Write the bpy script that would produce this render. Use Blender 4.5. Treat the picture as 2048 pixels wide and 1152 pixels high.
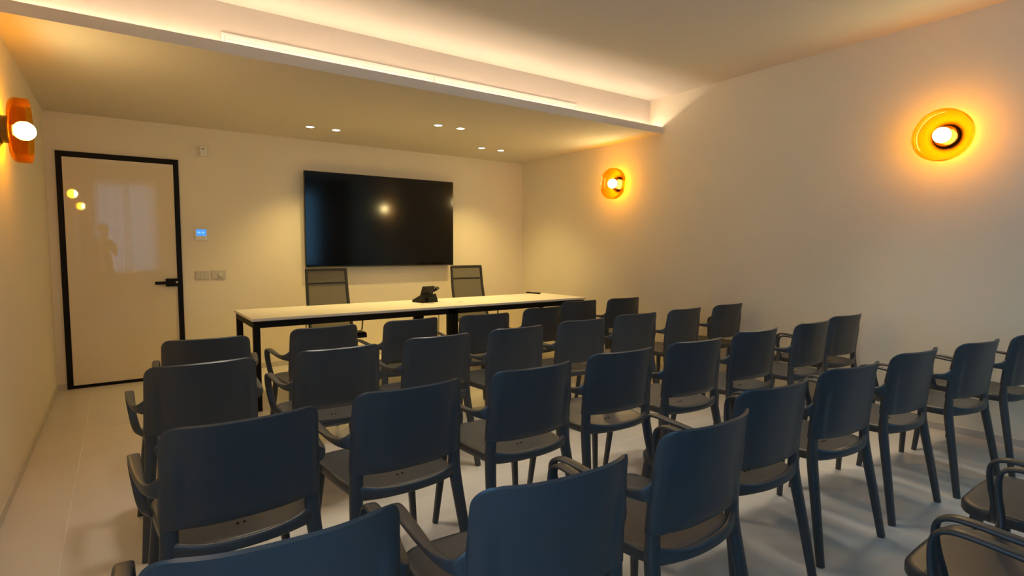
import bpy, bmesh, math
from mathutils import Vector, Matrix

for o in list(bpy.data.objects):
    bpy.data.objects.remove(o)
scene = bpy.context.scene
COL = scene.collection

# ------------------------------------------------------------------ camera
F_PX, YAW, PITCH, ROLL = 1107.83, 0.6157, -0.0679, 0.0004
CAM = Vector((0.0, -6.5214, 1.291))
cam_data = bpy.data.cameras.new('camera')
cam_data.sensor_width = 36.0
cam_data.lens = F_PX / 2048.0 * 36.0
cam_data.clip_start = 0.02
cam = bpy.data.objects.new('camera', cam_data)
COL.objects.link(cam)
fwd = Vector((math.sin(YAW) * math.cos(PITCH), math.cos(YAW) * math.cos(PITCH), math.sin(PITCH)))
rgt = Vector((math.cos(YAW), -math.sin(YAW), 0))
upv = rgt.cross(fwd)
rgt, upv = (math.cos(ROLL) * rgt + math.sin(ROLL) * upv, -math.sin(ROLL) * rgt + math.cos(ROLL) * upv)
cam.matrix_world = Matrix(((rgt.x, upv.x, -fwd.x, CAM.x), (rgt.y, upv.y, -fwd.y, CAM.y),
                           (rgt.z, upv.z, -fwd.z, CAM.z), (0, 0, 0, 1)))
scene.camera = cam

# ------------------------------------------------------------------ light levels, exposure
SPOT_W = 44.0            # each recessed downlight
SEAT_FILL_W = 80.0            # added unseen fill downlights over the seats
BULB_E = 106.0            # opal bulb radiance
LED_E = 46.0             # cove strip radiance
DAY_E = 3.1              # daylit window panes
WARM = (1.0, 0.72, 0.25)
WARM_LED = (1.0, 0.755, 0.55)
DAY = (0.18, 0.55, 1.0)
vs = scene.view_settings
vs.view_transform = 'Standard'
vs.look = 'None'
vs.gamma = 1.0
vs.use_curve_mapping = False
vs.exposure = 0.32
scene.cycles.transparent_max_bounces = 32
world = bpy.data.worlds.new('world')
scene.world = world
world.use_nodes = True
world.node_tree.nodes['Background'].inputs[0].default_value = (0.60, 0.78, 1.0, 1)
world.node_tree.nodes['Background'].inputs[1].default_value = 0.6

# ------------------------------------------------------------------ room numbers
XL, XR = -0.513, 4.792
YB, YR = 0.0, -7.6
ZS, ZL, ZC = 2.535, 2.605, 2.915          # soffit underside, lip top, upper ceiling
YS, YC = -2.536, -2.361                   # soffit front, cove back


# ------------------------------------------------------------------ helpers
def obj(name, verts, faces, mat, parent=None, smooth=None):
    me = bpy.data.meshes.new(name)
    me.from_pydata([tuple(v) for v in verts], [], faces)
    me.update()
    bm = bmesh.new()
    bm.from_mesh(me)
    bmesh.ops.recalc_face_normals(bm, faces=bm.faces)
    bm.to_mesh(me)
    bm.free()
    return link(name, me, mat, parent, smooth)


def link(name, me, mat, parent=None, smooth=None):
    if mat is not None and len(me.materials) == 0:
        me.materials.append(mat)
    if smooth:
        for p in me.polygons:
            p.use_smooth = True
        me.set_sharp_from_angle(angle=math.radians(smooth))
    o = bpy.data.objects.new(name, me)
    COL.objects.link(o)
    if parent is not None:
        o.parent = parent
    return o


def empty(name, loc=(0, 0, 0), rz=0.0):
    o = bpy.data.objects.new(name, None)
    o.empty_display_size = 0.1
    COL.objects.link(o)
    o.location = loc
    o.rotation_euler = (0, 0, rz)
    return o


def tag(o, label=None, cat=None, group=None, kind=None):
    if label:
        o['label'] = label
    if cat:
        o['category'] = cat
    if group:
        o['group'] = group
    if kind:
        o['kind'] = kind
    return o


def bm_boxes(boxes, bevel=0.0, seg=2):
    """boxes: list of (x0,x1,y0,y1,z0,z1)"""
    bm = bmesh.new()
    for (x0, x1, y0, y1, z0, z1) in boxes:
        vsx = [bm.verts.new(c) for c in ((x0, y0, z0), (x1, y0, z0), (x1, y1, z0), (x0, y1, z0),
                                         (x0, y0, z1), (x1, y0, z1), (x1, y1, z1), (x0, y1, z1))]
        for f in ((0, 3, 2, 1), (4, 5, 6, 7), (0, 1, 5, 4), (1, 2, 6, 5), (2, 3, 7, 6), (3, 0, 4, 7)):
            bm.faces.new([vsx[i] for i in f])
    if bevel > 0:
        bmesh.ops.bevel(bm, geom=list(bm.edges), offset=bevel, segments=seg, profile=0.6, affect='EDGES')
    bmesh.ops.recalc_face_normals(bm, faces=bm.faces)
    return bm


def box(name, x0, x1, y0, y1, z0, z1, mat, parent=None, bevel=0.0, seg=2):
    bm = bm_boxes([(x0, x1, y0, y1, z0, z1)], bevel, seg)
    me = bpy.data.meshes.new(name)
    bm.to_mesh(me)
    bm.free()
    return link(name, me, mat, parent, 40 if bevel > 0 else None)


def lathe(profile, n=32, closed=False):
    """profile: list of (r, z). Returns verts, faces about the z axis."""
    verts, faces = [], []
    idx = []
    for r, z in profile:
        if r < 1e-6:
            idx.append([len(verts)] * n)
            verts.append((0, 0, z))
        else:
            idx.append(list(range(len(verts), len(verts) + n)))
            for i in range(n):
                a = 2 * math.pi * i / n
                verts.append((r * math.cos(a), r * math.sin(a), z))
    m = len(profile)
    for j in range(m if closed else m - 1):
        A, B = idx[j], idx[(j + 1) % m]
        for i in range(n):
            k = (i + 1) % n
            q = []
            for v in (A[i], A[k], B[k], B[i]):
                if v not in q:
                    q.append(v)
            if len(q) >= 3:
                faces.append(q)
    return verts, faces


def sweep(pts, n=12, power=3.0, caps=True):
    """pts: list of (pos, wdir, half_w, half_t). Rounded rectangular section swept along the positions."""
    P = [Vector(p[0]) for p in pts]
    verts, faces = [], []
    for i, p in enumerate(pts):
        t = (P[min(i + 1, len(P) - 1)] - P[max(i - 1, 0)]).normalized()
        w = Vector(p[1])
        w = (w - t * w.dot(t)).normalized()
        h = t.cross(w).normalized()
        for k in range(n):
            a = 2 * math.pi * (k + 0.5) / n
            c, s = math.cos(a), math.sin(a)
            cx = math.copysign(abs(c) ** (2 / power), c)
            sx = math.copysign(abs(s) ** (2 / power), s)
            verts.append(P[i] + w * (cx * p[2]) + h * (sx * p[3]))
    for i in range(len(pts) - 1):
        for k in range(n):
            k2 = (k + 1) % n
            faces.append((i * n + k, i * n + k2, (i + 1) * n + k2, (i + 1) * n + k))
    if caps:
        faces.append(tuple(range(n - 1, -1, -1)))
        b = (len(pts) - 1) * n
        faces.append(tuple(range(b, b + n)))
    return verts, faces


def smooth_pts(pts, sub=4):
    """Catmull-Rom refinement of sweep control points."""
    out = []
    n = len(pts)

    def flat(p):
        return list(p[0]) + list(p[1]) + [p[2], p[3]]
    A = [flat(p) for p in pts]
    for i in range(n - 1):
        p0, p1, p2, p3 = A[max(i - 1, 0)], A[i], A[i + 1], A[min(i + 2, n - 1)]
        for s in range(sub):
            t = s / sub
            v = [0.5 * (2 * b + (c - a) * t + (2 * a - 5 * b + 4 * c - d) * t * t + (3 * b - a - 3 * c + d) * t ** 3)
                 for a, b, c, d in zip(p0, p1, p2, p3)]
            out.append((v[0:3], v[3:6], v[6], v[7]))
    out.append((A[-1][0:3], A[-1][3:6], A[-1][6], A[-1][7]))
    return out


def tube(path, r, n=8):
    pts = []
    for i, p in enumerate(path):
        t = Vector(path[min(i + 1, len(path) - 1)]) - Vector(path[max(i - 1, 0)])
        w = Vector((0, 0, 1)) if abs(t.normalized().z) < 0.9 else Vector((1, 0, 0))
        pts.append((p, tuple(w), r, r))
    return sweep(pts, n=n, power=2.0)


def copy_tree(o, parent=None):
    c = o.copy()
    COL.objects.link(c)
    if parent is not None:
        c.parent = parent
    for ch in list(o.children):
        copy_tree(ch, c)
    return c


# ------------------------------------------------------------------ materials
def principled(name, col, rough=0.6, metal=0.0, spec=0.5, bump=0.0, bump_scale=60.0, var=0.0, var_scale=2.0,
               coat=0.0, emit=None, emit_s=0.0):
    m = bpy.data.materials.new(name)
    m.use_nodes = True
    nt = m.node_tree
    b = nt.nodes['Principled BSDF']
    b.inputs['Base Color'].default_value = (*col, 1)
    b.inputs['Roughness'].default_value = rough
    b.inputs['Metallic'].default_value = metal
    b.inputs['Specular IOR Level'].default_value = spec
    b.inputs['Coat Weight'].default_value = coat
    b.inputs['Coat Roughness'].default_value = 0.03
    tc = nt.nodes.new('ShaderNodeTexCoord')
    if var > 0:
        n = nt.nodes.new('ShaderNodeTexNoise')
        n.inputs['Scale'].default_value = var_scale
        n.inputs['Detail'].default_value = 6
        nt.links.new(tc.outputs['Object'], n.inputs['Vector'])
        r = nt.nodes.new('ShaderNodeValToRGB')
        r.color_ramp.elements[0].position = 0.3
        r.color_ramp.elements[1].position = 0.7
        r.color_ramp.elements[0].color = (*[c * (1 - var) for c in col], 1)
        r.color_ramp.elements[1].color = (*[min(1, c * (1 + var)) for c in col], 1)
        nt.links.new(n.outputs['Fac'], r.inputs['Fac'])
        nt.links.new(r.outputs['Color'], b.inputs['Base Color'])
    if bump > 0:
        n2 = nt.nodes.new('ShaderNodeTexNoise')
        n2.inputs['Scale'].default_value = bump_scale
        n2.inputs['Detail'].default_value = 4
        nt.links.new(tc.outputs['Object'], n2.inputs['Vector'])
        bp = nt.nodes.new('ShaderNodeBump')
        bp.inputs['Strength'].default_value = bump
        bp.inputs['Distance'].default_value = 0.002
        nt.links.new(n2.outputs['Fac'], bp.inputs['Height'])
        nt.links.new(bp.outputs['Normal'], b.inputs['Normal'])
    if emit:
        b.inputs['Emission Color'].default_value = (*emit, 1)
        b.inputs['Emission Strength'].default_value = emit_s
    return m


def emission(name, col, s):
    m = bpy.data.materials.new(name)
    m.use_nodes = True
    nt = m.node_tree
    nt.nodes.remove(nt.nodes['Principled BSDF'])
    e = nt.nodes.new('ShaderNodeEmission')
    e.inputs[0].default_value = (*col, 1)
    e.inputs[1].default_value = s
    nt.links.new(e.outputs[0], nt.nodes['Material Output'].inputs['Surface'])
    return m


def thin_mix(name, trans_col, fac_solid, solid_col, rough=0.1, glossy=True, translucent=False):
    """thin tinted sheet: coloured transparency mixed with a glossy or diffuse part"""
    m = bpy.data.materials.new(name)
    m.use_nodes = True
    nt = m.node_tree
    nt.nodes.remove(nt.nodes['Principled BSDF'])
    tr = nt.nodes.new('ShaderNodeBsdfTransparent')
    tr.inputs[0].default_value = (*trans_col, 1)
    if glossy:
        so = nt.nodes.new('ShaderNodeBsdfGlossy')
        so.inputs['Roughness'].default_value = rough
    elif translucent:
        so = nt.nodes.new('ShaderNodeBsdfTranslucent')
    else:
        so = nt.nodes.new('ShaderNodeBsdfDiffuse')
    so.inputs[0].default_value = (*solid_col, 1)
    mx = nt.nodes.new('ShaderNodeMixShader')
    if glossy:
        lw = nt.nodes.new('ShaderNodeFresnel')
        lw.inputs[0].default_value = fac_solid
        half = nt.nodes.new('ShaderNodeMath')
        half.operation = 'MULTIPLY'
        half.inputs[1].default_value = 0.35
        nt.links.new(lw.outputs[0], half.inputs[0])
        nt.links.new(half.outputs[0], mx.inputs[0])
    else:
        mx.inputs[0].default_value = fac_solid
    nt.links.new(tr.outputs[0], mx.inputs[1])
    nt.links.new(so.outputs[0], mx.inputs[2])
    nt.links.new(mx.outputs[0], nt.nodes['Material Output'].inputs['Surface'])
    return m


M = {}
M['wall'] = principled('wall_paint', (0.88, 0.80, 0.62), 0.9, spec=0.2, bump=0.12, bump_scale=220, var=0.02, var_scale=1.5)
M['rear_dark'] = principled('rear_wall_darkened', (0.16, 0.135, 0.11), 0.9, spec=0.2, bump=0.12, bump_scale=220)  # unseen rear wall, colour darkened to keep bounce light off the chair backs
M['ceiling'] = principled('ceiling_paint', (0.72, 0.665, 0.58), 0.92, spec=0.2, bump=0.08, bump_scale=200)
M['tile'] = principled('floor_tile', (0.64, 0.60, 0.54), 0.34, spec=0.5, bump=0.05, bump_scale=90, var=0.06, var_scale=1.2)
M['grout'] = principled('floor_grout', (0.76, 0.72, 0.65), 0.9, spec=0.2)
M['skirting'] = principled('baseboard_stone', (0.62, 0.57, 0.49), 0.45, spec=0.4, var=0.05, var_scale=3)
M['black'] = principled('black_powder_coat', (0.005, 0.004, 0.004), 0.55, spec=0.2)
M['glass_door'] = principled('back_painted_glass', (0.84, 0.73, 0.52), 0.9, spec=0.0, coat=1.0)
M['steel'] = principled('brushed_steel', (0.55, 0.53, 0.5), 0.3, metal=1.0)
M['plastic'] = principled('chair_polypropylene', (0.048, 0.051, 0.056), 0.38, spec=0.6, bump=0.06, bump_scale=900)
M['hole'] = principled('drain_hole_dark', (0.01, 0.01, 0.01), 0.9, spec=0.1)
M['white_top'] = principled('white_laminate', (0.80, 0.77, 0.71), 0.45, spec=0.4)
M['white_edge'] = principled('laminate_edge', (0.62, 0.59, 0.53), 0.5)
M['tv_screen'] = principled('tv_screen', (0.002, 0.002, 0.002), 0.10, spec=0.5)
M['tv_body'] = principled('tv_body', (0.008, 0.008, 0.008), 0.45)
M['white_plastic'] = principled('white_plastic', (0.88, 0.86, 0.80), 0.45)
M['grey_plate'] = principled('switch_plate', (0.64, 0.58, 0.48), 0.5)
M['knob'] = principled('knob_ivory', (0.75, 0.70, 0.60), 0.4)
M['lcd'] = principled('thermostat_lcd', (0.02, 0.1, 0.4), 0.3, emit=(0.06, 0.28, 1.0), emit_s=0.95)
M['lcd_text'] = principled('lcd_digit', (0.3, 0.5, 0.9), 0.4, emit=(0.12, 0.40, 1.0), emit_s=1.0)
M['mesh_fabric'] = thin_mix('office_mesh', (0.75, 0.75, 0.75), 0.74, (0.085, 0.08, 0.07), glossy=False)
M['oc_frame'] = principled('office_chair_frame', (0.030, 0.028, 0.022), 0.45, spec=0.5)
M['alu'] = principled('polished_aluminium', (0.5, 0.47, 0.42), 0.3, metal=1.0)
M['phone'] = principled('phone_plastic', (0.010, 0.010, 0.010), 0.5, spec=0.25)
M['phone_screen'] = principled('phone_screen', (0.02, 0.02, 0.02), 0.3, spec=0.3)
M['cable_white'] = principled('white_cable', (0.6, 0.57, 0.5), 0.5)
M['cable_black'] = principled('black_cable', (0.015, 0.015, 0.015), 0.5)
M['bronze'] = principled('dark_bronze', (0.05, 0.04, 0.025), 0.35, metal=0.6)
M['amber'] = thin_mix('amber_glass', (0.97, 0.67, 0.16), 1.25, (1.0, 0.9, 0.75), rough=0.04)
M['bulb'] = emission('opal_bulb', (1.0, 0.77, 0.32), BULB_E)
M['dl_lens'] = emission('downlight_lens', (1.0, 0.90, 0.70), 9.0)
M['led'] = emission('led_strip_light', WARM_LED, LED_E)
M['diffuser'] = principled('diffuser_white', (0.86, 0.83, 0.78), 0.5)
M['slot_dark'] = principled('diffuser_slot', (0.30, 0.27, 0.23), 0.7)
M['pane'] = emission('daylit_pane', DAY, DAY_E)
M['win_frame'] = principled('window_frame_white', (0.75, 0.73, 0.70), 0.4)
M['sheer'] = thin_mix('sheer_curtain', (1, 1, 1), 0.88, (0.9, 0.88, 0.85), glossy=False, translucent=True)

# ------------------------------------------------------------------ room shell
floor = tag(box('floor', XL - 0.1, XR + 0.1, YR - 0.1, YB + 0.1, -0.12, -0.0012, M['grout']), kind='structure')
TX, TY, G = 1.2, 2.4, 0.0045
tile_me = {}


def clip_tile(x0, x1, y0, y1):
    x0, x1 = max(x0, XL), min(x1, XR)
    y0, y1 = max(y0, YR), min(y1, YB)
    if x1 - x0 < 0.02 or y1 - y0 < 0.02:
        return
    key = (round(x1 - x0, 4), round(y1 - y0, 4))
    if key not in tile_me:
        o = box('tile', 0, key[0], 0, key[1], -0.006, 0.0, M['tile'], floor, bevel=0.0008, seg=1)
        tile_me[key] = o.data
    else:
        o = link('tile', tile_me[key], None, floor)
    o.location = (x0, y0, 0)


i0 = -1
for i in range(-1, 6):
    for j in range(-1, 5):
        xa = -0.25 + i * TX
        yb = -1.55 + TY - j * TY
        clip_tile(xa + G / 2, xa + TX - G / 2, yb - TY + G / 2, yb - G / 2)

tag(box('wall_back', XL - 0.1, XR + 0.1, YB, YB + 0.1, 0, ZC + 0.1, M['wall']), kind='structure')
# left wall with a window opening behind the camera's field of view, right wall plain
LW = (-7.35, -5.85, 0.72, 2.2)


def wall_with_holes(name, axis, at, thick, u0, u1, z0, z1, holes, mat):
    """vertical wall built of boxes round its openings; axis 'x' = wall runs along x"""
    boxes = []
    us = sorted({u0, u1, *[h[0] for h in holes], *[h[1] for h in holes]})
    for a, b in zip(us[:-1], us[1:]):
        hs = [h for h in holes if h[0] <= a + 1e-6 and h[1] >= b - 1e-6]
        zz = [(z0, z1)]
        if hs:
            zz = [(z0, hs[0][2]), (hs[0][3], z1)]
        for (za, zb) in zz:
            if axis == 'x':
                boxes.append((a, b, min(at, at + thick), max(at, at + thick), za, zb))
            else:
                boxes.append((min(at, at + thick), max(at, at + thick), a, b, za, zb))
    bm = bm_boxes(boxes)
    me = bpy.data.meshes.new(name)
    bm.to_mesh(me)
    bm.free()
    return tag(link(name, me, mat), kind='structure')


wall_with_holes('wall_left', 'y', XL, -0.16, YR - 0.16, YB, 0, ZC + 0.1, [LW], M['wall'])
tag(box('wall_right', XR, XR + 0.1, YR - 0.1, YB, 0, ZC + 0.1, M['wall']), kind='structure')
RW = [(-0.25, 0.81, 0.72, 2.58), (2.80, 4.00, 0.72, 2.58)]
wall_with_holes('wall_rear', 'x', YR, -0.16, XL, XR, 0, ZC + 0.1, RW, M['rear_dark'])

ceiling = tag(box('ceiling', XL, XR, YR, YB, ZC, ZC + 0.1, M['ceiling']), kind='structure')
prof = [(0, ZS), (YS, ZS), (YS, ZL), (YS + 0.018, ZL), (YS + 0.018, ZS + 0.022), (YC, ZS + 0.022), (YC, ZC), (0, ZC)]
n = len(prof)
sv = [(XL, y, z) for y, z in prof] + [(XR, y, z) for y, z in prof]
sf = [(i, (i + 1) % n, n + (i + 1) % n, n + i) for i in range(n)] + [tuple(range(n)), tuple(range(2 * n - 1, n - 1, -1))]
obj('soffit', sv, sf, M['ceiling'], ceiling)

HB = 0.052
tag(box('baseboard_left', XL, XL + 0.012, YR + 0.012, YB - 0.012, 0, HB, M['skirting'], bevel=0.0015, seg=1), kind='structure')
tag(box('baseboard_right', XR - 0.012, XR, YR + 0.012, YB - 0.012, 0, HB, M['skirting'], bevel=0.0015, seg=1), kind='structure')
bb = tag(box('baseboard_back', 0.5145, XR - 0.012, YB - 0.012, YB, 0, HB, M['skirting'], bevel=0.0015, seg=1), kind='structure')
box('skirting_piece', XL, -0.4405, YB - 0.012, YB, 0, HB, M['skirting'], bb, bevel=0.0015, seg=1)
tag(box('baseboard_rear', XL + 0.012, XR - 0.012, YR, YR + 0.012, 0, HB, M['skirting'], bevel=0.0015, seg=1), kind='structure')

# windows (daylight source of the room; seen only as reflections in the door and the screen)


def window(name, axis, u0, u1, z0, z1, at, out):
    """out = direction sign away from the room along the other axis"""
    def bx(nm, a, b, d0, d1, za, zb, mat, par):
        lo, hi = sorted((at + out * d0, at + out * d1))
        if axis == 'x':
            return box(nm, a, b, lo, hi, za, zb, mat, par)
        return box(nm, lo, hi, a, b, za, zb, mat, par)
    root = tag(empty(name, ((u0 + u1) / 2, at, z0) if axis == 'x' else (at, (u0 + u1) / 2, z0)), kind='structure')
    inv = Matrix.Translation(-Vector(root.location))
    made = []
    mid = (u0 + u1) / 2
    fr = 0.05
    for (a, b, za, zb) in ((u0, u0 + fr, z0, z1), (u1 - fr, u1, z0, z1), (u0 + fr, u1 - fr, z0, z0 + fr),
                           (u0 + fr, u1 - fr, z1 - fr, z1), (mid - 0.045, mid + 0.045, z0 + fr, z1 - fr)):
        made.append(bx('window_frame', a, b, 0.05, 0.11, za, zb, M['win_frame'], root))
    made.append(bx('pane', u0 + fr, mid - 0.045, 0.075, 0.085, z0 + fr, z1 - fr, M['pane'], root))
    made.append(bx('pane', mid + 0.045, u1 - fr, 0.075, 0.085, z0 + fr, z1 - fr, M['pane'], root))
    for o in made:
        o.matrix_parent_inverse = inv
    return root


window('window_1', 'x', *RW[0], YR, -1)
window('window_2', 'x', *RW[1], YR, -1)
window('window_3', 'y', *LW, XL, -1)


def curtain(u0, u1, z0, z1, axis, at, into, label):
    nn = 90
    v, f = [], []
    for i in range(nn + 1):
        u = u0 + (u1 - u0) * i / nn
        d = 0.07 + 0.036 * math.sin(i * 1.05) + 0.012 * math.sin(i * 0.41 + 1)
        for z in (z0, z1):
            v.append((u, at + into * d, z) if axis == 'x' else (at + into * d, u, z))
    for i in range(nn):
        f.append((2 * i, 2 * i + 2, 2 * i + 3, 2 * i + 1))
    o = obj('sheer_curtain', v, f, M['sheer'], None, 60)
    return tag(o, label, 'curtain')


curtain(RW[0][0] - 0.05, RW[0][1] + 0.05, 0.72, 2.72, 'x', YR, 1, 'white sheer curtain mirrored in the glass door')
#curtain2
curtain(RW[1][0] - 0.05, RW[1][1] + 0.05, 0.72, 2.72, 'x', YR, 1, 'white sheer curtain mirrored at the left edge of the screen')

# ------------------------------------------------------------------ glass door
door = tag(empty('door_1', (0.0365, YB, 0)), kind='structure')
dx0, dx1, dz, fw = -0.4407 - 0.0365, 0.5138 - 0.0365, 2.19, 0.046


def dpart(nm, x0, x1, y0, y1, z0, z1, mat, bev=0.002):
    return box(nm, x0, x1, y0, y1, z0, z1, mat, door, bevel=bev, seg=1)


dpart('door_frame', dx0, dx0 + fw, -0.022, -0.0005, 0, dz, M['black'])
dpart('door_frame', dx1 - fw, dx1, -0.022, -0.0005, 0, dz, M['black'])
dpart('door_frame', dx0 + fw, dx1 - fw, -0.022, -0.0005, dz - 0.052, dz, M['black'])
dpart('threshold_bar', dx0 + fw, dx1 - fw, -0.016, -0.0005, 0.0, 0.03, M['black'])
gw, gz0, gz1 = (dx1 - dx0) / 2 - fw, 0.03, dz - 0.052
gp = box('glass_panel', -gw, gw, -0.006, 0.0055, -(gz1 - gz0) / 2, (gz1 - gz0) / 2, M['glass_door'], door)
gp.location = ((dx0 + dx1) / 2, -0.010, (gz0 + gz1) / 2)
gp.rotation_euler = (math.radians(0.40), 0, math.radians(0.5))     # the leaf hangs a touch off true
hp = dpart('lock_plate', 0.33, 0.445, -0.036, -0.012, 0.93, 1.008, M['black'])
lev = dpart('lever_handle', 0.238, 0.345, -0.062, -0.044, 0.952, 0.981, M['black'], 0.004)
box('lever_neck', 0.335, 0.36, -0.06, -0.03, 0.952, 0.981, M['black'], hp, 0.003)
v, f = lathe([(0, 0), (0.010, 0), (0.011, 0.003), (0.008, 0.005), (0, 0.005)], 20)
cyl = obj('lock_cylinder', v, f, M['steel'], hp, 40)
cyl.location = (0.425, -0.036, 0.97)
cyl.rotation_euler = (math.pi / 2, 0, 0)

# ------------------------------------------------------------------ audience chair (built once, copied)


def backrest_mesh():
    zb, zt, r = 0.511, 0.806, 0.042
    zs = [zb + (zt - r - zb) * i / 9 for i in range(10)] + [zt - r + r * math.sin(math.pi / 2 * i / 8) for i in range(1, 9)]
    nu = 28
    S = [math.sin(math.pi / 2 * (-1 + 2 * i / nu)) * 0.35 + (-1 + 2 * i / nu) * 0.65 for i in range(nu + 1)]

    def hwid(z):
        base = 0.221 - 0.010 * max(0, (z - 0.5) / 0.3)
        if z > zt - r:
            k = (z - (zt - r)) / r
            base -= r * (1 - math.sqrt(max(0, 1 - k * k)))
        return base

    def ye(z):
        t = (z - 0.5) / 0.3
        return -0.188 - 0.012 * t - 0.022 * max(0, t) ** 2.0

    def yr(x, z):
        q = min(1, abs(x) / 0.216)
        y = ye(z) - (0.048 + 0.014 * (z - 0.5) / 0.3) * (1 - q ** 2.7)
        k = min(1, max(0, (abs(x) - 0.166) / 0.010))
        k = k * k * (3 - 2 * k)
        fade = min(1, max(0, (0.765 - z) / 0.10))
        fade = fade * fade * (3 - 2 * fade)
        return y - 0.010 * k * fade, 0.012 + 0.010 * k * fade
    V, Fc = [], []
    R, Fr = [], []
    for z in zs:
        hw = hwid(z)
        r1, r2 = [], []
        for s in S:
            x = s * hw
            zz = z
            if z < 0.53:      # lower edge dips slightly in the middle
                zz = z - 0.003 * (1 - s * s) * (0.53 - z) / 0.025
            y, th = yr(x, zz)
            r1.append(len(V)); V.append((x, y, zz))
            r2.append(len(V)); V.append((x, y + th, zz))
        R.append(r1); Fr.append(r2)
    nz = len(zs)
    for j in range(nz - 1):
        for i in range(nu):
            Fc.append((R[j][i], R[j][i + 1], R[j + 1][i + 1], R[j + 1][i]))
            Fc.append((Fr[j][i + 1], Fr[j][i], Fr[j + 1][i], Fr[j + 1][i + 1]))
    loop = [(0, i) for i in range(nu + 1)] + [(j, nu) for j in range(1, nz)] + [(nz - 1, i) for i in range(nu - 1, -1, -1)] + [(j, 0) for j in range(nz - 2, 0, -1)]
    c = Vector((0, 0, 0.66))
    mids = []
    for (j, i) in loop:
        a, b = Vector(V[R[j][i]]), Vector(V[Fr[j][i]])
        m = (a + b) / 2
        d = Vector((m.x, 0, m.z - 0.66))
        if j == 0:
            d = Vector((0, 0, -1))
        elif j < 10:
            d = Vector((math.copysign(1, m.x), 0, 0))
        elif 0 < i < nu:
            d = Vector((0, 0, 1))
        d.normalize()
        mids.append(len(V)); V.append(tuple(m + d * 0.005))
    L = len(loop)
    for k in range(L):
        k2 = (k + 1) % L
        a, b = loop[k], loop[k2]
        Fc.append((R[a[0]][a[1]], R[b[0]][b[1]], mids[k2], mids[k]))
        Fc.append((mids[k], mids[k2], Fr[b[0]][b[1]], Fr[a[0]][a[1]]))
    return V, Fc


def seat_mesh():
    out = []
    # outline: rear curve, right side, rounded front, left side
    N = 14
    for i in range(N + 1):
        x = -0.185 + 0.37 * i / N
        out.append((x, -0.195 - 0.034 * (1 - abs(x / 0.185) ** 2.5)))
    for i in range(1, 7):
        t = i / 7
        out.append((0.198 + 0.018 * math.sin(t * math.pi * 0.6), -0.18 + t * 0.36))
    cx, cy, r = 0.216 - 0.075, 0.185, 0.075
    for i in range(9):
        a = math.pi / 2 * i / 8
        out.append((cx + r * math.cos(a), cy + r * math.sin(a)))
    left = [(-x, y) for x, y in out[N + 1:]][::-1]
    mid = [(x, 0.26 + 0.004 * (1 - (x / 0.14) ** 2)) for x in (0.09, 0.045, 0, -0.045, -0.09)]
    out = out + mid + left
    n = len(out)
    rings = [(0.30, 0.437), (0.6, 0.439), (0.82, 0.443), (0.93, 0.4455), (0.975, 0.445), (0.995, 0.441), (1.0, 0.435),
             (1.0, 0.416), (0.985, 0.409), (0.96, 0.409), (0.95, 0.423), (0.3, 0.425)]
    V, Fc = [], []
    for s, z in rings:
        for x, y in out:
            V.append((x * s, 0.03 + (y - 0.03) * s, z))
    for j in range(len(rings) - 1):
        for i in range(n):
            k = (i + 1) % n
            Fc.append((j * n + i, j * n + k, (j + 1) * n + k, (j + 1) * n + i))
    Fc.append(tuple(range(n)))
    b = (len(rings) - 1) * n
    Fc.append(tuple(range(b + n - 1, b - 1, -1)))
    return V, Fc


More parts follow.
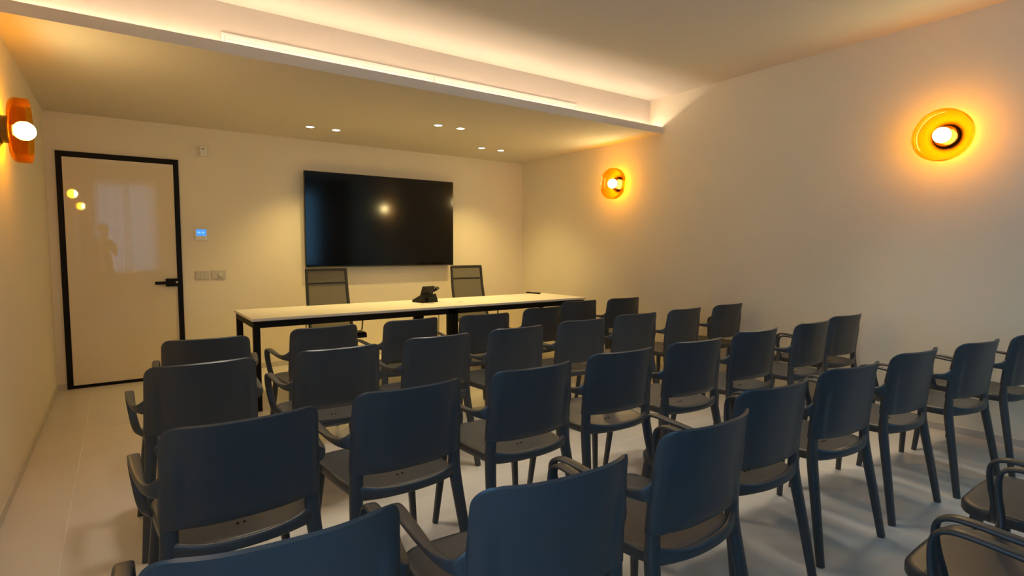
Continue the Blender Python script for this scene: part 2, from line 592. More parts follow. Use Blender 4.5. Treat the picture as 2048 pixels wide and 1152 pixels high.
def make_chair():
    root = empty('stacking_armchair')
    v, f = backrest_mesh()
    obj('backrest', v, f, M['plastic'], root, 50)
    v, f = seat_mesh()
    seat = obj('seat', v, f, M['plastic'], root, 45)
    for sx in (-1, 1):
        v, f = lathe([(0, 0.0), (0.0062, 0.0), (0.0062, 0.0018), (0, 0.0018)], 10)
        h = obj('drain_hole', [(x * 0.75, y * 1.25, z) for x, y, z in v], f, M['hole'], seat)
        h.location = (sx * 0.0100, -0.118, 0.4384)
    pts = []
    for i in range(17):
        x = -0.2 + 0.4 * i / 16
        q = abs(x) / 0.2
        pts.append(((x, -0.189 - 0.044 * (1 - q ** 2.5), 0.441 - 0.010 * (1 - q ** 2)), (0, 0, 1), 0.017 + 0.014 * q ** 4, 0.010))
    v, f = sweep(pts, n=12)
    obj('rear_rail', v, f, M['plastic'], root, 60)
    for sx in (-1, 1):
        W = (sx, 0, 0)
        pts = smooth_pts([((sx * 0.197, -0.193, 0.60), W, 0.019, 0.006), ((sx * 0.198, -0.190, 0.53), W, 0.0225, 0.012),
                          ((sx * 0.199, -0.188, 0.45), W, 0.024, 0.017), ((sx * 0.204, -0.196, 0.38), W, 0.0225, 0.018),
                          ((sx * 0.220, -0.228, 0.20), W, 0.0195, 0.0165), ((sx * 0.236, -0.262, 0.0), W, 0.016, 0.0145)], 4)
        v, f = sweep(pts, n=14)
        obj('leg', v, f, M['plastic'], root, 60)
        pts = smooth_pts([((sx * 0.184, 0.190, 0.432), W, 0.018, 0.018), ((sx * 0.195, 0.205, 0.40), W, 0.0185, 0.0185),
                          ((sx * 0.214, 0.220, 0.22), W, 0.016, 0.016), ((sx * 0.236, 0.238, 0.0), W, 0.013, 0.013)], 4)
        v, f = sweep(pts, n=14)
        obj('leg', v, f, M['plastic'], root, 60)
        a = [((0.200, -0.196, 0.632), (0, -1, 0), 0.008, 0.046),
             ((0.220, -0.193, 0.630), (0, -1, 0), 0.007, 0.030),
             ((0.238, -0.180, 0.627), (0.6, -0.8, 0), 0.007, 0.019),
             ((0.250, -0.145, 0.625), (0.95, -0.3, 0), 0.0085, 0.014),
             ((0.256, -0.085, 0.627), (1, -0.05, 0), 0.0125, 0.0095),
             ((0.259, 0.000, 0.634), (1, 0, 0), 0.0165, 0.0072),
             ((0.260, 0.080, 0.640), (1, 0, 0), 0.0178, 0.0066),
             ((0.260, 0.128, 0.638), (1, 0, 0), 0.0178, 0.0066),
             ((0.259, 0.155, 0.622), (1, 0, 0), 0.0175, 0.0068),
             ((0.258, 0.163, 0.594), (1, 0, 0), 0.0170, 0.0072),
             ((0.253, 0.160, 0.545), (1, 0, 0), 0.0165, 0.0080),
             ((0.245, 0.150, 0.490), (1, 0.1, 0), 0.0165, 0.0095),
             ((0.234, 0.149, 0.448), (0.8, 0.6, 0), 0.0165, 0.011),
             ((0.215, 0.148, 0.424), (0.3, 1, 0), 0.0175, 0.011),
             ((0.198, 0.148, 0.417), (0, 1, 0), 0.0175, 0.010)]
        a = [((sx * p[0], p[1], p[2]), (sx * w[0], w[1], w[2]), hw, ht) for p, w, hw, ht in a]
        v, f = sweep(smooth_pts(a, 3), n=12, power=3.2)
        obj('armrest', v, f, M['plastic'], root, 60)
    return root


ROWS = [
    [(0.399, -2.836, -5.5), (1.044, -2.743, 2.8), (1.659, -2.711, 3.7), (2.288, -2.74, -4.5), (2.937, -2.598, 2.8),
     (3.630, -2.321, -4.0), (4.212, -2.35, -3.8)],
    [(0.274, -3.57, 1.0), (0.88, -3.549, 0.3), (1.473, -3.49, 0.6), (2.043, -3.466, 1.0), (2.654, -3.425, -2.4),
     (3.259, -3.384, -4.6), (3.849, -3.368, 0.9), (4.493, -3.349, -0.2)],
    [(0.275, -4.538, 1.9), (0.839, -4.471, 1.6), (1.413, -4.464, 0.1), (2.0, -4.423, -2.9), (2.563, -4.437, -3.7),
     (3.193, -4.407, -3.3), (3.858, -4.412, -0.4), (4.476, -4.358, -3.8)],
    [(0.232, -5.297, -3.9), (0.799, -5.372, -4.1), (1.369, -5.339, 1.9), (1.957, -5.219, -2.7), (2.55, -5.227, -5.0),
     (3.173, -5.247, -3.8), (3.79, -5.334, -6.7), (4.380, -5.412, -5.0)],
    [(1.30, -6.22, 0.0), (1.90, -6.20, 0.0), (2.49, -6.16, 0.0)],
]
ORD = ['first', 'second', 'third', 'fourth', 'fifth', 'sixth', 'seventh', 'eighth']
ROWN = ['row nearest the table', 'second row from the table', 'third row from the table', 'fourth row from the table']
proto = make_chair()
first = True
for ri, row in enumerate(ROWS):
    for ci, (x, y, a) in enumerate(row):
        o = proto if first else copy_tree(proto)
        first = False
        o.location = (x, y, 0)
        o.rotation_euler = (0, 0, math.radians(a))
        if ri < 4:
            if ci == len(row) - 1:
                lab = 'slate blue armchair beside the right wall in the %s' % ROWN[ri]
            elif ci == 0:
                lab = 'slate blue armchair at the left aisle end of the %s' % ROWN[ri]
            else:
                lab = 'slate blue armchair, %s from the left in the %s' % (ORD[ci], ROWN[ri])
        else:
            lab = ['slate blue plastic armchair cut off at the bottom right corner, lowest armrest showing',
                   'slate blue plastic armchair in the bottom right corner, middle of the last three seats',
                   'slate blue plastic armchair at the right edge, farthest seat of the last row'][ci]
        tag(o, lab, 'chair', 'slate blue plastic armchairs in rows')

# ------------------------------------------------------------------ table
TX0, TX1, TY0, TY1, TZ = 0.830, 4.382, -1.806, -0.976, 0.75
table = tag(empty('conference_table', ((TX0 + TX1) / 2, (TY0 + TY1) / 2, 0)),
            'long white table on black square legs facing the rows of chairs', 'table')
hx, hy = (TX1 - TX0) / 2, (TY1 - TY0) / 2
box('tabletop', -hx, hx, -hy, hy, TZ - 0.022, TZ, M['white_top'], table, 0.002, 1)
leg = 0.05
ins = 0.012
zt = TZ - 0.030
box('spacer_strip', -hx + 0.05, hx - 0.05, -hy + 0.05, hy - 0.05, TZ - 0.031, TZ - 0.0225, M['black'], table)
for (y0, y1) in ((-hy + ins, -hy + ins + 0.03), (hy - ins - 0.03, hy - ins)):
    box('rail', -hx + ins + leg, hx - ins - leg, y0, y1, zt - 0.048, zt, M['black'], table, 0.002, 1)
for (x0, x1) in ((-hx + ins, -hx + ins + 0.03), (hx - ins - 0.03, hx - ins)):
    box('rail', x0, x1, -hy + ins + leg, hy - ins - leg, zt - 0.048, zt, M['black'], table, 0.002, 1)
MX = 2.643 - (TX0 + TX1) / 2
for (x0, x1) in ((-hx + ins, -hx + ins + leg), (MX - leg - 0.004, MX - 0.002), (MX + 0.002, MX + leg + 0.004), (hx - ins - leg, hx - ins)):
    for (y0, y1) in ((-hy + ins, -hy + ins + leg), (hy - ins - leg, hy - ins)):
        box('leg', x0, x1, y0, y1, 0, zt, M['black'], table, 0.003, 1)
v, f = lathe([(0, 0), (0.034, 0), (0.034, 0.003), (0.030, 0.004), (0.027, 0.002), (0, 0.002)], 28)
g = obj('cable_grommet', v, f, M['grey_plate'], table, 40)
g.location = (2.913 - (TX0 + TX1) / 2, -1.455 - (TY0 + TY1) / 2, TZ)

# ------------------------------------------------------------------ television
tv = tag(empty('television', (2.654, YB, 1.096)), 'large black flat screen television mounted above the white table', 'television')
tv.rotation_euler = (math.radians(0.5), 0, 0)
tw, th = 1.889, 1.084
box('screen_panel', -tw / 2, tw / 2, -0.092, -0.06, 0, th, M['tv_body'], tv, 0.003, 1)
box('screen', -tw / 2 + 0.007, tw / 2 - 0.007, -0.0935, -0.091, 0.016, th - 0.007, M['tv_screen'], tv)
box('bottom_bezel', -tw / 2, tw / 2, -0.0945, -0.0905, 0.0, 0.012, M['oc_frame'], tv, 0.001, 1)
box('rear_housing', -0.62, 0.62, -0.062, -0.03, 0.10, 0.72, M['tv_body'], tv, 0.01, 2)
box('wall_bracket', -0.3, 0.3, -0.032, -0.0005, 0.25, 0.6, M['black'], tv, 0.003, 1)
box('maker_badge', -0.022, 0.022, -0.096, -0.0935, -0.004, 0.004, M['steel'], tv, 0.001, 1)

# ------------------------------------------------------------------ wall devices on the back wall
ps = tag(empty('motion_sensor', (0.739, YB, 2.242)), 'small white motion sensor high on the wall beside the door', 'sensor')
box('housing', -0.034, 0.034, -0.045, -0.0005, 0, 0.104, M['white_plastic'], ps, 0.012, 3)
box('lens_window', -0.020, 0.012, -0.047, -0.043, 0.072, 0.082, M['slot_dark'], ps, 0.001, 1)
box('lower_lens', -0.022, 0.022, -0.048, -0.043, 0.012, 0.055, M['white_plastic'], ps, 0.006, 2)

th_ = tag(empty('thermostat', (0.6935, YB, 1.393)), 'white wall thermostat with a glowing blue display beside the door', 'thermostat')
box('housing', -0.056, 0.056, -0.024, -0.0005, 0, 0.12, M['white_plastic'], th_, 0.004, 2)
scr = box('display', -0.045, 0.045, -0.0255, -0.0235, 0.046, 0.110, M['lcd'], th_, 0.001, 1)
for k, (a, b) in enumerate(((-0.034, -0.006), (0.004, 0.03))):
    box('readout', a, b, -0.0262, -0.0253, 0.070, 0.088, M['lcd_text'], scr)
box('button', 0.022, 0.034, -0.026, -0.0235, 0.016, 0.026, M['grey_plate'], th_, 0.001, 1)

sw = tag(empty('light_switch', (0.691, YB, 0.988)), 'grey rocker switch plate left of the round-knob plate', 'switch')
box('plate', -0.064, 0.064, -0.012, -0.0005, 0, 0.09, M['grey_plate'], sw, 0.003, 1)
for k in range(3):
    box('rocker', -0.055 + k * 0.0375, -0.020 + k * 0.0375, -0.0145, -0.0115, 0.012, 0.078, M['grey_plate'], sw, 0.001, 1)
sk = tag(empty('dimmer_switch', (0.8435, YB, 0.990)), 'grey wall plate with one round ivory knob', 'switch')
box('plate', -0.066, 0.066, -0.012, -0.0005, 0, 0.09, M['grey_plate'], sk, 0.003, 1)
box('rocker', -0.055, -0.020, -0.0145, -0.0115, 0.012, 0.078, M['grey_plate'], sk, 0.001, 1)
v, f = lathe([(0, 0), (0.020, 0), (0.019, 0.010), (0.016, 0.013), (0, 0.013)], 24)
kb = obj('knob', v, f, M['knob'], sk, 40)
kb.location = (0.012, -0.012, 0.046)
kb.rotation_euler = (math.pi / 2, 0, 0)

# ------------------------------------------------------------------ wall lamps: bronze base, amber glass dish, opal bulb


def make_sconce():
    root = empty('wall_lamp')
    v, f = lathe([(0, 0.0005), (0.083, 0.0005), (0.083, 0.007), (0.074, 0.009), (0.074, 0.040), (0.070, 0.044), (0, 0.044)], 40)
    obj('base', v, f, M['bronze'], root, 40)
    R = 0.178
    pr = [(0.030, 0.0450)]
    pr += [(R - 0.03, 0.0450)]
    for i in range(1, 7):
        a = math.pi / 2 * i / 6
        pr.append((R - 0.03 + 0.03 * math.sin(a), 0.075 - 0.03 * math.cos(a)))
    pr += [(R, 0.126), (R - 0.003, 0.1295), (R - 0.006, 0.126)]
    ri = R - 0.006
    for i in range(0, 7):
        a = math.pi / 2 * i / 6
        pr.append((ri - 0.025 + 0.025 * math.cos(a), 0.076 - 0.025 * math.sin(a)))
    pr += [(0.030, 0.0510)]
    v, f = lathe(pr, 56, closed=True)
    obj('glass_shade', v, f, M['amber'], root, 45)
    v, f = lathe([(0, 0.044), (0.030, 0.044), (0.030, 0.056), (0.024, 0.060), (0, 0.060)], 24)
    obj('lamp_holder', v, f, M['alu'], root, 40)
    pr = [(0.018, 0.060), (0.022, 0.066)]
    for i in range(0, 13):
        a = -1.05 + (math.pi / 2 + 1.05) * i / 12
        pr.append((0.052 * math.cos(a) if i < 12 else 0, 0.104 + 0.052 * math.sin(a)))
    v, f = lathe(pr, 32)
    obj('bulb', v, f, M['bulb'], root, 60)
    return root


sc = make_sconce()
sc.location = (XR, -5.055, 2.09)
sc.rotation_euler = (0, -math.pi / 2, 0)
tag(sc, 'round amber glass wall lamp nearest the camera on the right wall', 'wall lamp', 'amber glass wall lamps')
s2 = copy_tree(sc)
s2.location = (XR, -1.905, 2.062)
s2['label'] = 'small-looking amber glass wall lamp near the far corner on the right wall'
s3 = copy_tree(sc)
s3.location = (XL, -2.36, 1.958)
s3.rotation_euler = (0, math.pi / 2, 0)
s3['label'] = 'amber glass wall lamp seen from the side on the left wall by the door'

s4 = copy_tree(sc)
s4.location = (XL, -5.45, 1.958)
s4.rotation_euler = (0, math.pi / 2, 0)
s4['label'] = 'amber glass wall lamp on the left wall behind the camera, mirrored in the door'

# ------------------------------------------------------------------ recessed downlights in the soffit


def make_downlight():
    root = empty('downlight')
    v, f = lathe([(0.040, 0.0), (0.048, -0.001), (0.049, -0.004), (0.041, -0.0045), (0.037, 0.0)], 28)
    obj('trim_ring', v, f, M['white_plastic'], root, 40)
    v, f = lathe([(0, -0.0015), (0.039, -0.0015), (0.039, -0.0005), (0, -0.0005)], 28)
    obj('lens', v, f, M['dl_lens'], root, 40)
    ld = bpy.data.lights.new('downlight_beam', 'SPOT')
    ld.energy = SPOT_W
    ld.color = WARM
    ld.spot_size = math.radians(104)
    ld.spot_blend = 1.0
    ld.shadow_soft_size = 0.03
    lo = bpy.data.objects.new('downlight_beam', ld)
    COL.objects.link(lo)
    lo.parent = root
    lo.location = (0, 0, -0.02)
    return root


DL = [((1.621, -0.70), 'left downlight of the pair above the left end of the television'),
      ((1.883, -0.70), 'right downlight of the pair above the left end of the television'),
      ((2.642, -1.512), 'left downlight of the middle pair closest to the ceiling edge'),
      ((2.899, -1.512), 'right downlight of the middle pair closest to the ceiling edge'),
      ((3.650, -0.72), 'left downlight of the far right pair by the corner'),
      ((3.933, -0.72), 'right downlight of the far right pair by the corner')]
dl = make_downlight()
for k, ((x, y), lab) in enumerate(DL):
    o = dl if k == 0 else copy_tree(dl)
    o.location = (x, y, ZS)
    tag(o, 'round recessed ' + lab, 'downlight', 'recessed ceiling downlights')
# unseen copies of the fitting, added in the high ceiling to brighten floor and seats
beam2 = bpy.data.lights.new('seat_fill_beam', 'SPOT')
beam2.energy = SEAT_FILL_W
beam2.color = (1.0, 0.88, 0.70)
beam2.spot_size = math.radians(84)
beam2.spot_blend = 0.9
beam2.shadow_soft_size = 0.22
for k, (x, y) in enumerate(((0.75, -3.75), (1.75, -3.85), (2.75, -4.60), (3.75, -4.98))):
    o = copy_tree(dl)
    o.location = (x, y, ZC)
    for ch in o.children:
        if ch.type == 'LIGHT':
            ch.data = beam2
    tag(o, 'added unseen fill downlight in the high ceiling over the seats, %s from the left wall' % ORD[k], 'downlight', 'added fill downlights over the seats')

# ------------------------------------------------------------------ cove strip and linear air diffuser
lc, ln_, lt = Vector((0, YS + 0.100, ZS + 0.0285)), Vector((0, -0.93, 0.3676)), Vector((0, 0.3676, 0.93))
lv = []
for x in (XL + 0.01, XR - 0.01):
    for a, b in ((-0.0065, 0.0), (0.0065, 0.0), (0.0065, -0.003), (-0.0065, -0.003)):
        p = lc + lt * a + ln_ * b
        lv.append((x, p.y, p.z))
ls = obj('led_strip', lv, [(0, 1, 2, 3), (7, 6, 5, 4), (0, 4, 5, 1), (1, 5, 6, 2), (2, 6, 7, 3), (3, 7, 4, 0)], M['led'])
tag(ls, 'warm LED light strip lying in the ceiling cove', 'light strip')

df = tag(empty('air_diffuser', (2.159, YC, 2.62)), 'long white linear air diffuser in the cove wall above the ceiling edge', 'air vent')
L = 1.559
box('frame_bar', -L, L, -0.008, -0.0005, 0.082, 0.100, M['diffuser'], df, 0.001, 1)
box('frame_bar', -L, L, -0.008, -0.0005, 0.0, 0.018, M['diffuser'], df, 0.001, 1)
for s in (-1, 1):
    x0 = -L if s < 0 else L - 0.02
    box('end_cap', x0, x0 + 0.02, -0.008, -0.0005, 0.018, 0.082, M['diffuser'], df, 0.001, 1)
box('slot_back', -L + 0.02, L - 0.02, -0.003, -0.0006, 0.018, 0.082, M['slot_dark'], df)
for s in (0, 1):
    xa = -L + 0.02 + s * (L - 0.02)
    xb = xa + L - 0.02
    for z in (0.020, 0.043, 0.063):
        hgt = 0.019 if z > 0.05 else 0.018
        box('blade', xa + 0.002, xb - 0.002, -0.0075, -0.003, z, z + hgt, M['diffuser'], df, 0.001, 1)
for x in (-0.78, -0.01, 0.01, 0.78):
    box('clip', x - 0.004, x + 0.004, -0.0085, -0.003, 0.036, 0.046, M['slot_dark'], df)

# ------------------------------------------------------------------ office chairs behind the table (facing the audience, -y)


def make_office_chair():
    root = empty('office_chair')
    # backrest: two side tubes, top bar, cross bar, mesh. leaning towards +y at the top
    def bp(x, t):      # t 0 at seat, 1 at top
        return Vector((x, 0.14 + 0.165 * t + 0.03 * math.sin(t * math.pi), 0.46 + 0.63 * t))
    for sx in (-1, 1):
        pts = []
        for i in range(15):
            t = i / 14
            x = sx * (0.215 - 0.012 * t)
            pts.append((tuple(bp(x, t)), (1, 0, 0), 0.0155, 0.013))
        v, f = sweep(pts, n=10)
        obj('side_rail', v, f, M['oc_frame'], root, 60)
    for t, nm, hh in ((1.0, 'top_bar', 0.017), (0.775, 'cross_bar', 0.012)):
        pts = [(tuple(bp(-0.213 + 0.426 * i / 10, t) + Vector((0, 0.012 * (1 - ((i - 5) / 5) ** 2), 0))), (0, 0, 1), hh, 0.009) for i in range(11)]
        v, f = sweep(pts, n=10)
        obj(nm, v, f, M['oc_frame'], root, 60)
    V, Fc = [], []
    for j in range(15):
        t = j / 14
        for i in range(9):
            s = -1 + 2 * i / 8
            p = bp(s * (0.213 - 0.012 * t), t) + Vector((0, 0.012 * (1 - s * s), 0))
            V.append(tuple(p))
    for j in range(14):
        for i in range(8):
            Fc.append((j * 9 + i, j * 9 + i + 1, (j + 1) * 9 + i + 1, (j + 1) * 9 + i))
    obj('back_mesh', V, Fc, M['mesh_fabric'], root, 60)
    # seat
    V, Fc = [], []
    prf = [(-0.30, 0.445), (-0.285, 0.468), (-0.24, 0.474), (0.0, 0.462), (0.10, 0.460), (0.15, 0.475)]
    for y, z in prf:
        for i in range(9):
            s = -1 + 2 * i / 8
            V.append((0.225 * s, y, z - 0.006 * (1 - s * s)))
    for j in range(len(prf) - 1):
        for i in range(8):
            Fc.append((j * 9 + i, j * 9 + i + 1, (j + 1) * 9 + i + 1, (j + 1) * 9 + i))
    m = len(V)
    V += [(x, y, z - 0.02) for x, y, z in V]
    Fc += [tuple(k + m for k in reversed(q)) for q in Fc]
    for i in range(8):
        Fc.append((i, m + i, m + i + 1, i + 1))
        b = (len(prf) - 1) * 9
        Fc.append((b + i, b + i + 1, m + b + i + 1, m + b + i))
    for j in range(len(prf) - 1):
        Fc.append((j * 9, (j + 1) * 9, m + (j + 1) * 9, m + j * 9))
        Fc.append((j * 9 + 8, m + j * 9 + 8, m + (j + 1) * 9 + 8, (j + 1) * 9 + 8))
    obj('seat', V, Fc, M['oc_frame'], root, 50)
    for sx in (-1, 1):
        pts = [((sx * 0.205, 0.04, 0.445), (0, 1, 0), 0.016, 0.006), ((sx * 0.262, 0.035, 0.447), (0, 1, 0), 0.016, 0.006),
               ((sx * 0.283, 0.03, 0.47), (0, 1, 0), 0.016, 0.006), ((sx * 0.285, 0.01, 0.58), (0, 1, 0), 0.016, 0.006),
               ((sx * 0.283, -0.005, 0.645), (0, 1, 0), 0.016, 0.006)]
        v, f = sweep(smooth_pts(pts, 4), n=10)
        ar = obj('armrest', v, f, M['alu'], root, 60)
        o = box('arm_pad', sx * 0.283 - 0.024, sx * 0.283 + 0.024, -0.14, 0.11, 0.645, 0.667, M['black'], ar, 0.008, 2)
    v, f = lathe([(0, 0.10), (0.032, 0.10), (0.030, 0.22), (0.020, 0.225), (0.018, 0.41), (0.07, 0.415), (0.07, 0.445), (0, 0.445)], 24)
    obj('pedestal', v, f, M['alu'], root, 40)
    for k in range(5):
        a = 2 * math.pi * (k + 0.25) / 5
        c, s = math.cos(a), math.sin(a)
        pts = [((0.02 * c, 0.02 * s, 0.115), (-s, c, 0), 0.024, 0.016), ((0.16 * c, 0.16 * s, 0.10), (-s, c, 0), 0.019, 0.013),
               ((0.31 * c, 0.31 * s, 0.078), (-s, c, 0), 0.014, 0.010)]
        v, f = sweep(smooth_pts(pts, 3), n=10)
        lg = obj('base_leg', v, f, M['alu'], root, 60)
        v, f = lathe([(0, -0.022), (0.022, -0.022), (0.029, -0.016), (0.029, 0.016), (0.022, 0.022), (0, 0.022)], 18)
        cs = obj('caster', v, f, M['black'], lg, 40)
        cs.location = (0.30 * c, 0.30 * s, 0.029)
        cs.rotation_euler = (math.pi / 2, 0, a + 0.6)
        box('caster_stem', 0.30 * c - 0.006, 0.30 * c + 0.006, 0.30 * s - 0.006, 0.30 * s + 0.006, 0.05, 0.078, M['black'], lg)
    return root


oc = make_office_chair()
oc.location = (1.772, -0.90, 0)
oc.rotation_euler = (0, 0, math.radians(-2))
tag(oc, 'mesh-back office chair behind the left half of the table', 'office chair', 'mesh office chairs behind the table')
oc2 = copy_tree(oc)
oc2.location = (3.500, -0.87, 0)
oc2.rotation_euler = (0, 0, math.radians(-3))
oc2['label'] = 'mesh-back office chair behind the right half of the table'

# ------------------------------------------------------------------ desk phone, remote, cables
ph = tag(empty('desk_phone', (2.60, -1.27, TZ + 0.0006), math.radians(14)), 'black office desk phone standing on the white table', 'telephone')
# local frame: +y is the user's side (towards the wall), the handset lies on the user's left (+x)
V = [(-0.10, 0.09, 0.0), (0.10, 0.09, 0.0), (0.10, -0.09, 0.0), (-0.10, -0.09, 0.0),
     (-0.10, 0.09, 0.022), (0.10, 0.09, 0.022), (0.10, -0.055, 0.085), (-0.10, -0.055, 0.085)]
obj('phone_body', V, [(3, 2, 1, 0), (4, 5, 6, 7), (0, 1, 5, 4), (1, 2, 6, 5), (2, 3, 7, 6), (3, 0, 4, 7)], M['phone'], ph)
d = box('display_unit', -0.10, 0.055, -0.008, 0.012, 0, 0.105, M['phone'], ph, 0.004, 2)
d.location = (0, -0.045, 0.072)
d.rotation_euler = (math.radians(24), 0, 0)
box('display_glass', -0.088, 0.043, 0.0115, 0.0135, 0.02, 0.09, M['phone_screen'], d)
for r in range(4):
    for c in range(3):
        kx, ky = -0.085 + c * 0.026, 0.075 - r * 0.024
        kz = 0.022 + (0.09 - ky) * (0.063 / 0.145)
        box('key', kx, kx + 0.018, ky - 0.008, ky + 0.008, kz - 0.002, kz + 0.003, M['phone_screen'], ph)
hs = smooth_pts([((0.082, 0.092, 0.046), (1, 0, 0), 0.022, 0.015), ((0.082, 0.07, 0.064), (1, 0, 0), 0.021, 0.012),
                 ((0.082, 0.0, 0.098), (1, 0, 0), 0.018, 0.011), ((0.082, -0.075, 0.128), (1, 0, 0), 0.021, 0.012),
                 ((0.082, -0.10, 0.150), (1, 0, 0), 0.023, 0.018)], 4)
v, f = sweep(hs, n=12)
obj('handset', v, f, M['phone'], ph, 60)
st = box('stand', -0.05, 0.05, -0.115, -0.06, 0.0, 0.055, M['phone'], ph, 0.004, 1)

rm = tag(empty('remote_control', (4.226, -1.01, TZ), math.radians(8)), 'slim black remote control lying at the far end of the table', 'remote control')
bm = bm_boxes([(-0.021, 0.021, -0.11, 0.11, 0.0, 0.017)], 0.004, 2)
me = bpy.data.meshes.new('body')
bm.to_mesh(me)
bm.free()
rb = link('body', me, M['phone'], rm, 40)
for r in range(7):
    for c in range(2):
        box('button', -0.014 + c * 0.016, -0.003 + c * 0.016, -0.09 + r * 0.02, -0.080 + r * 0.02, 0.0165, 0.0185, M['grey_plate'], rb)

pts = [(2.63, -1.42, TZ + 0.005), (2.60, -1.455, TZ + 0.005), (2.55, -1.462, TZ + 0.005), (2.50, -1.45, TZ + 0.005), (2.46, -1.47, TZ + 0.005), (2.44, -1.50, TZ + 0.005)]
path = [p[0] for p in smooth_pts([(p, (0, 0, 1), 0.004, 0.004) for p in pts], 5)]
v, f = tube(path, 0.004)
tag(obj('network_cable', v, f, M['cable_white'], None, 60), 'short white cable curling on the table beside the phone', 'cable')
pts = [(2.74, -1.30, 0.70), (2.742, -1.30, 0.5), (2.73, -1.31, 0.25), (2.70, -1.36, 0.08), (2.64, -1.45, 0.012), (2.56, -1.56, 0.006),
       (2.50, -1.62, 0.006), (2.47, -1.72, 0.006), (2.50, -1.80, 0.006), (2.58, -1.78, 0.006), (2.60, -1.66, 0.006)]
path = [p[0] for p in smooth_pts([(p, (0, 0, 1), 0.004, 0.004) for p in pts], 6)]
v, f = tube(path, 0.0035)
tag(obj('power_cable', v, f, M['cable_black'], None, 60), 'thin black cable hanging under the table and looping on the floor', 'cable')

# ------------------------------------------------------------------ the photographer, seen only as a mirror image in the glass door
pf = Vector((math.sin(YAW), math.cos(YAW), 0))
pr_ = Vector((math.cos(YAW), -math.sin(YAW), 0))
HO = 0.10                       # the phone is held a little to the person's left
PB = Vector((-0.215, -6.835, 0.0)) + pr_ * HO


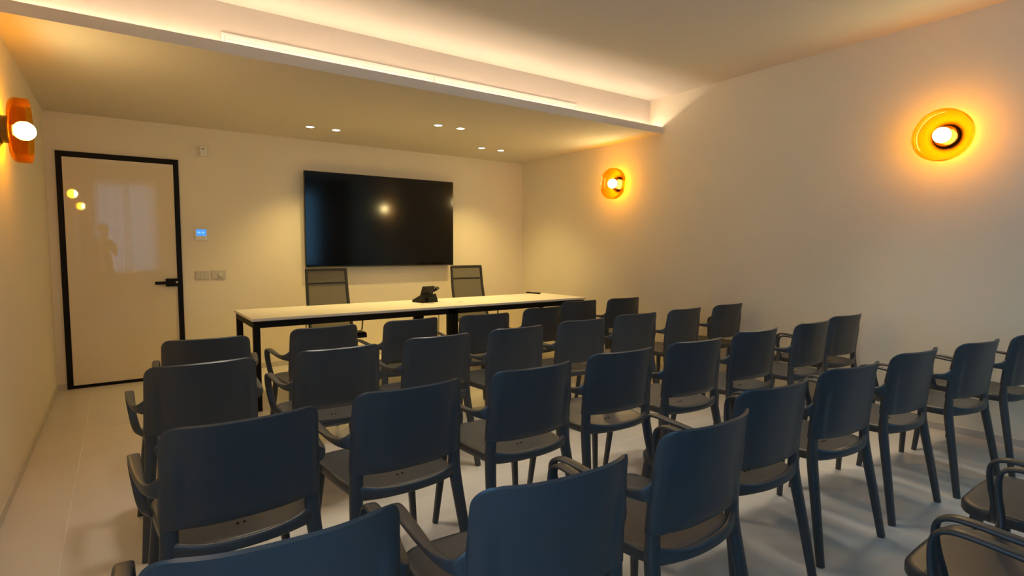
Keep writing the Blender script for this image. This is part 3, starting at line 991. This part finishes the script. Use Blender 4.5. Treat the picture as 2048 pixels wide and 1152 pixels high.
def make_person():
    V, E, R = [], [], []

    def add(f, r, z, rad, link_to=None):
        V.append((f, r, z))
        R.append(rad)
        if link_to is not None:
            E.append((link_to, len(V) - 1))
        return len(V) - 1
    pel = add(0, 0, 0.93, 0.125)
    sp = add(0.0, 0, 1.08, 0.115, pel)
    ch = add(0.01, 0, 1.27, 0.130, sp)
    ub = add(0.0, 0, 1.37, 0.085, ch)
    nk = add(0.02, 0, 1.44, 0.052, ub)
    hb = add(0.045, 0, 1.50, 0.068, nk)
    hc = add(0.05, 0, 1.57, 0.086, hb)
    add(0.04, 0, 1.64, 0.066, hc)
    add(0.135, 0, 1.555, 0.014, hc)
    for sr in (-1, 1):
        add(0.04, sr * 0.085, 1.56, 0.016, hc)
        sh = add(-0.01, sr * 0.17, 1.355, 0.062, ub)
        el = add(0.06, sr * 0.235 - HO * 0.4, 1.11, 0.044, sh)
        wr = add(0.27, sr * 0.125 - HO, 1.235, 0.027, el)
        pm = add(0.325, sr * 0.108 - HO, 1.27, 0.026, wr)
        for k, (dz, ln) in enumerate(((0.034, 0.9), (0.013, 1.0), (-0.008, 0.95), (-0.028, 0.75))):
            a = add(0.352, sr * 0.108 - HO, 1.28 + dz, 0.0095, pm)
            b = add(0.352 + 0.030 * ln, sr * 0.102 - HO, 1.282 + dz, 0.0085, a)
            add(0.352 + 0.036 * ln, sr * 0.088 - HO, 1.284 + dz, 0.0075, b)
        t = add(0.345, sr * 0.085 - HO, 1.295, 0.0105, pm)
        add(0.352, sr * 0.055 - HO, 1.30, 0.0085, t)
        hp_ = add(0.0, sr * 0.095, 0.88, 0.088, pel)
        kn = add(0.02, sr * 0.11, 0.50, 0.058, hp_)
        an = add(-0.01, sr * 0.12, 0.085, 0.042, kn)
        ft = add(0.06, sr * 0.13, 0.045, 0.040, an)
        add(0.15, sr * 0.14, 0.034, 0.032, ft)
    me = bpy.data.meshes.new('person')
    me.from_pydata([tuple(PB + pf * f + pr_ * r + Vector((0, 0, z))) for f, r, z in V], E, [])
    o = bpy.data.objects.new('person', me)
    COL.objects.link(o)
    mod = o.modifiers.new('Skin', 'SKIN')
    sk_ = me.skin_vertices[0].data
    for i, rad in enumerate(R):
        sk_[i].radius = (rad, rad)
    sk_[0].use_root = True
    sb_ = o.modifiers.new('Subsurf', 'SUBSURF')
    sb_.levels = 2
    sb_.render_levels = 2
    bpy.context.view_layer.update()
    dg = bpy.context.evaluated_depsgraph_get()
    me2 = bpy.data.meshes.new_from_object(o.evaluated_get(dg))
    bpy.data.objects.remove(o)
    me2.materials.clear()
    me2.materials.append(M['clothes'])
    me2.materials.append(M['skin'])
    me2.materials.append(M['shoe'])
    zmin = min(v.co.z for v in me2.vertices)
    for v in me2.vertices:
        v.co.z -= zmin
    hand_c = [PB + pf * 0.35 + pr_ * (sr * 0.10 - HO) + Vector((0, 0, 1.28)) for sr in (-1, 1)]
    for p in me2.polygons:
        c = p.center
        p.use_smooth = True
        if c.z > 1.44 or min((c - h).length for h in hand_c) < 0.085:
            p.material_index = 1
        elif c.z < 0.09:
            p.material_index = 2
    o = bpy.data.objects.new('person', me2)
    COL.objects.link(o)
    # hair cap
    hv, hf = lathe([(0.088, -0.035), (0.098, 0.0), (0.096, 0.035), (0.076, 0.072), (0.042, 0.094), (0, 0.10)], 20)
    c0 = PB + pf * 0.030 + Vector((0, 0, 1.60))
    obj('hair', [tuple(c0 + Vector(v)) for v in hv], hf, M['hair'], o, 60)
    return o


M['clothes'] = principled('dark_clothes', (0.05, 0.045, 0.045), 0.85)
M['skin'] = principled('skin', (0.55, 0.36, 0.26), 0.55)
M['shoe'] = principled('shoe', (0.03, 0.028, 0.026), 0.5)
M['hair'] = principled('dark_hair', (0.02, 0.015, 0.012), 0.6)
tag(make_person(), 'person in dark clothes holding up a phone, mirrored in the glass door', 'person')
sp_ = empty('smartphone', CAM - fwd * 0.012, -YAW)
sp_.rotation_euler = (PITCH, 0, -YAW)
box('phone_body', -0.078, 0.078, -0.009, 0.0, -0.036, 0.036, M['phone'], sp_, 0.004, 2)
box('screen', -0.074, 0.074, -0.0098, -0.0085, -0.032, 0.032, M['phone_screen'], sp_)
tag(sp_, 'black phone held level in both hands, mirrored in the glass door', 'phone')
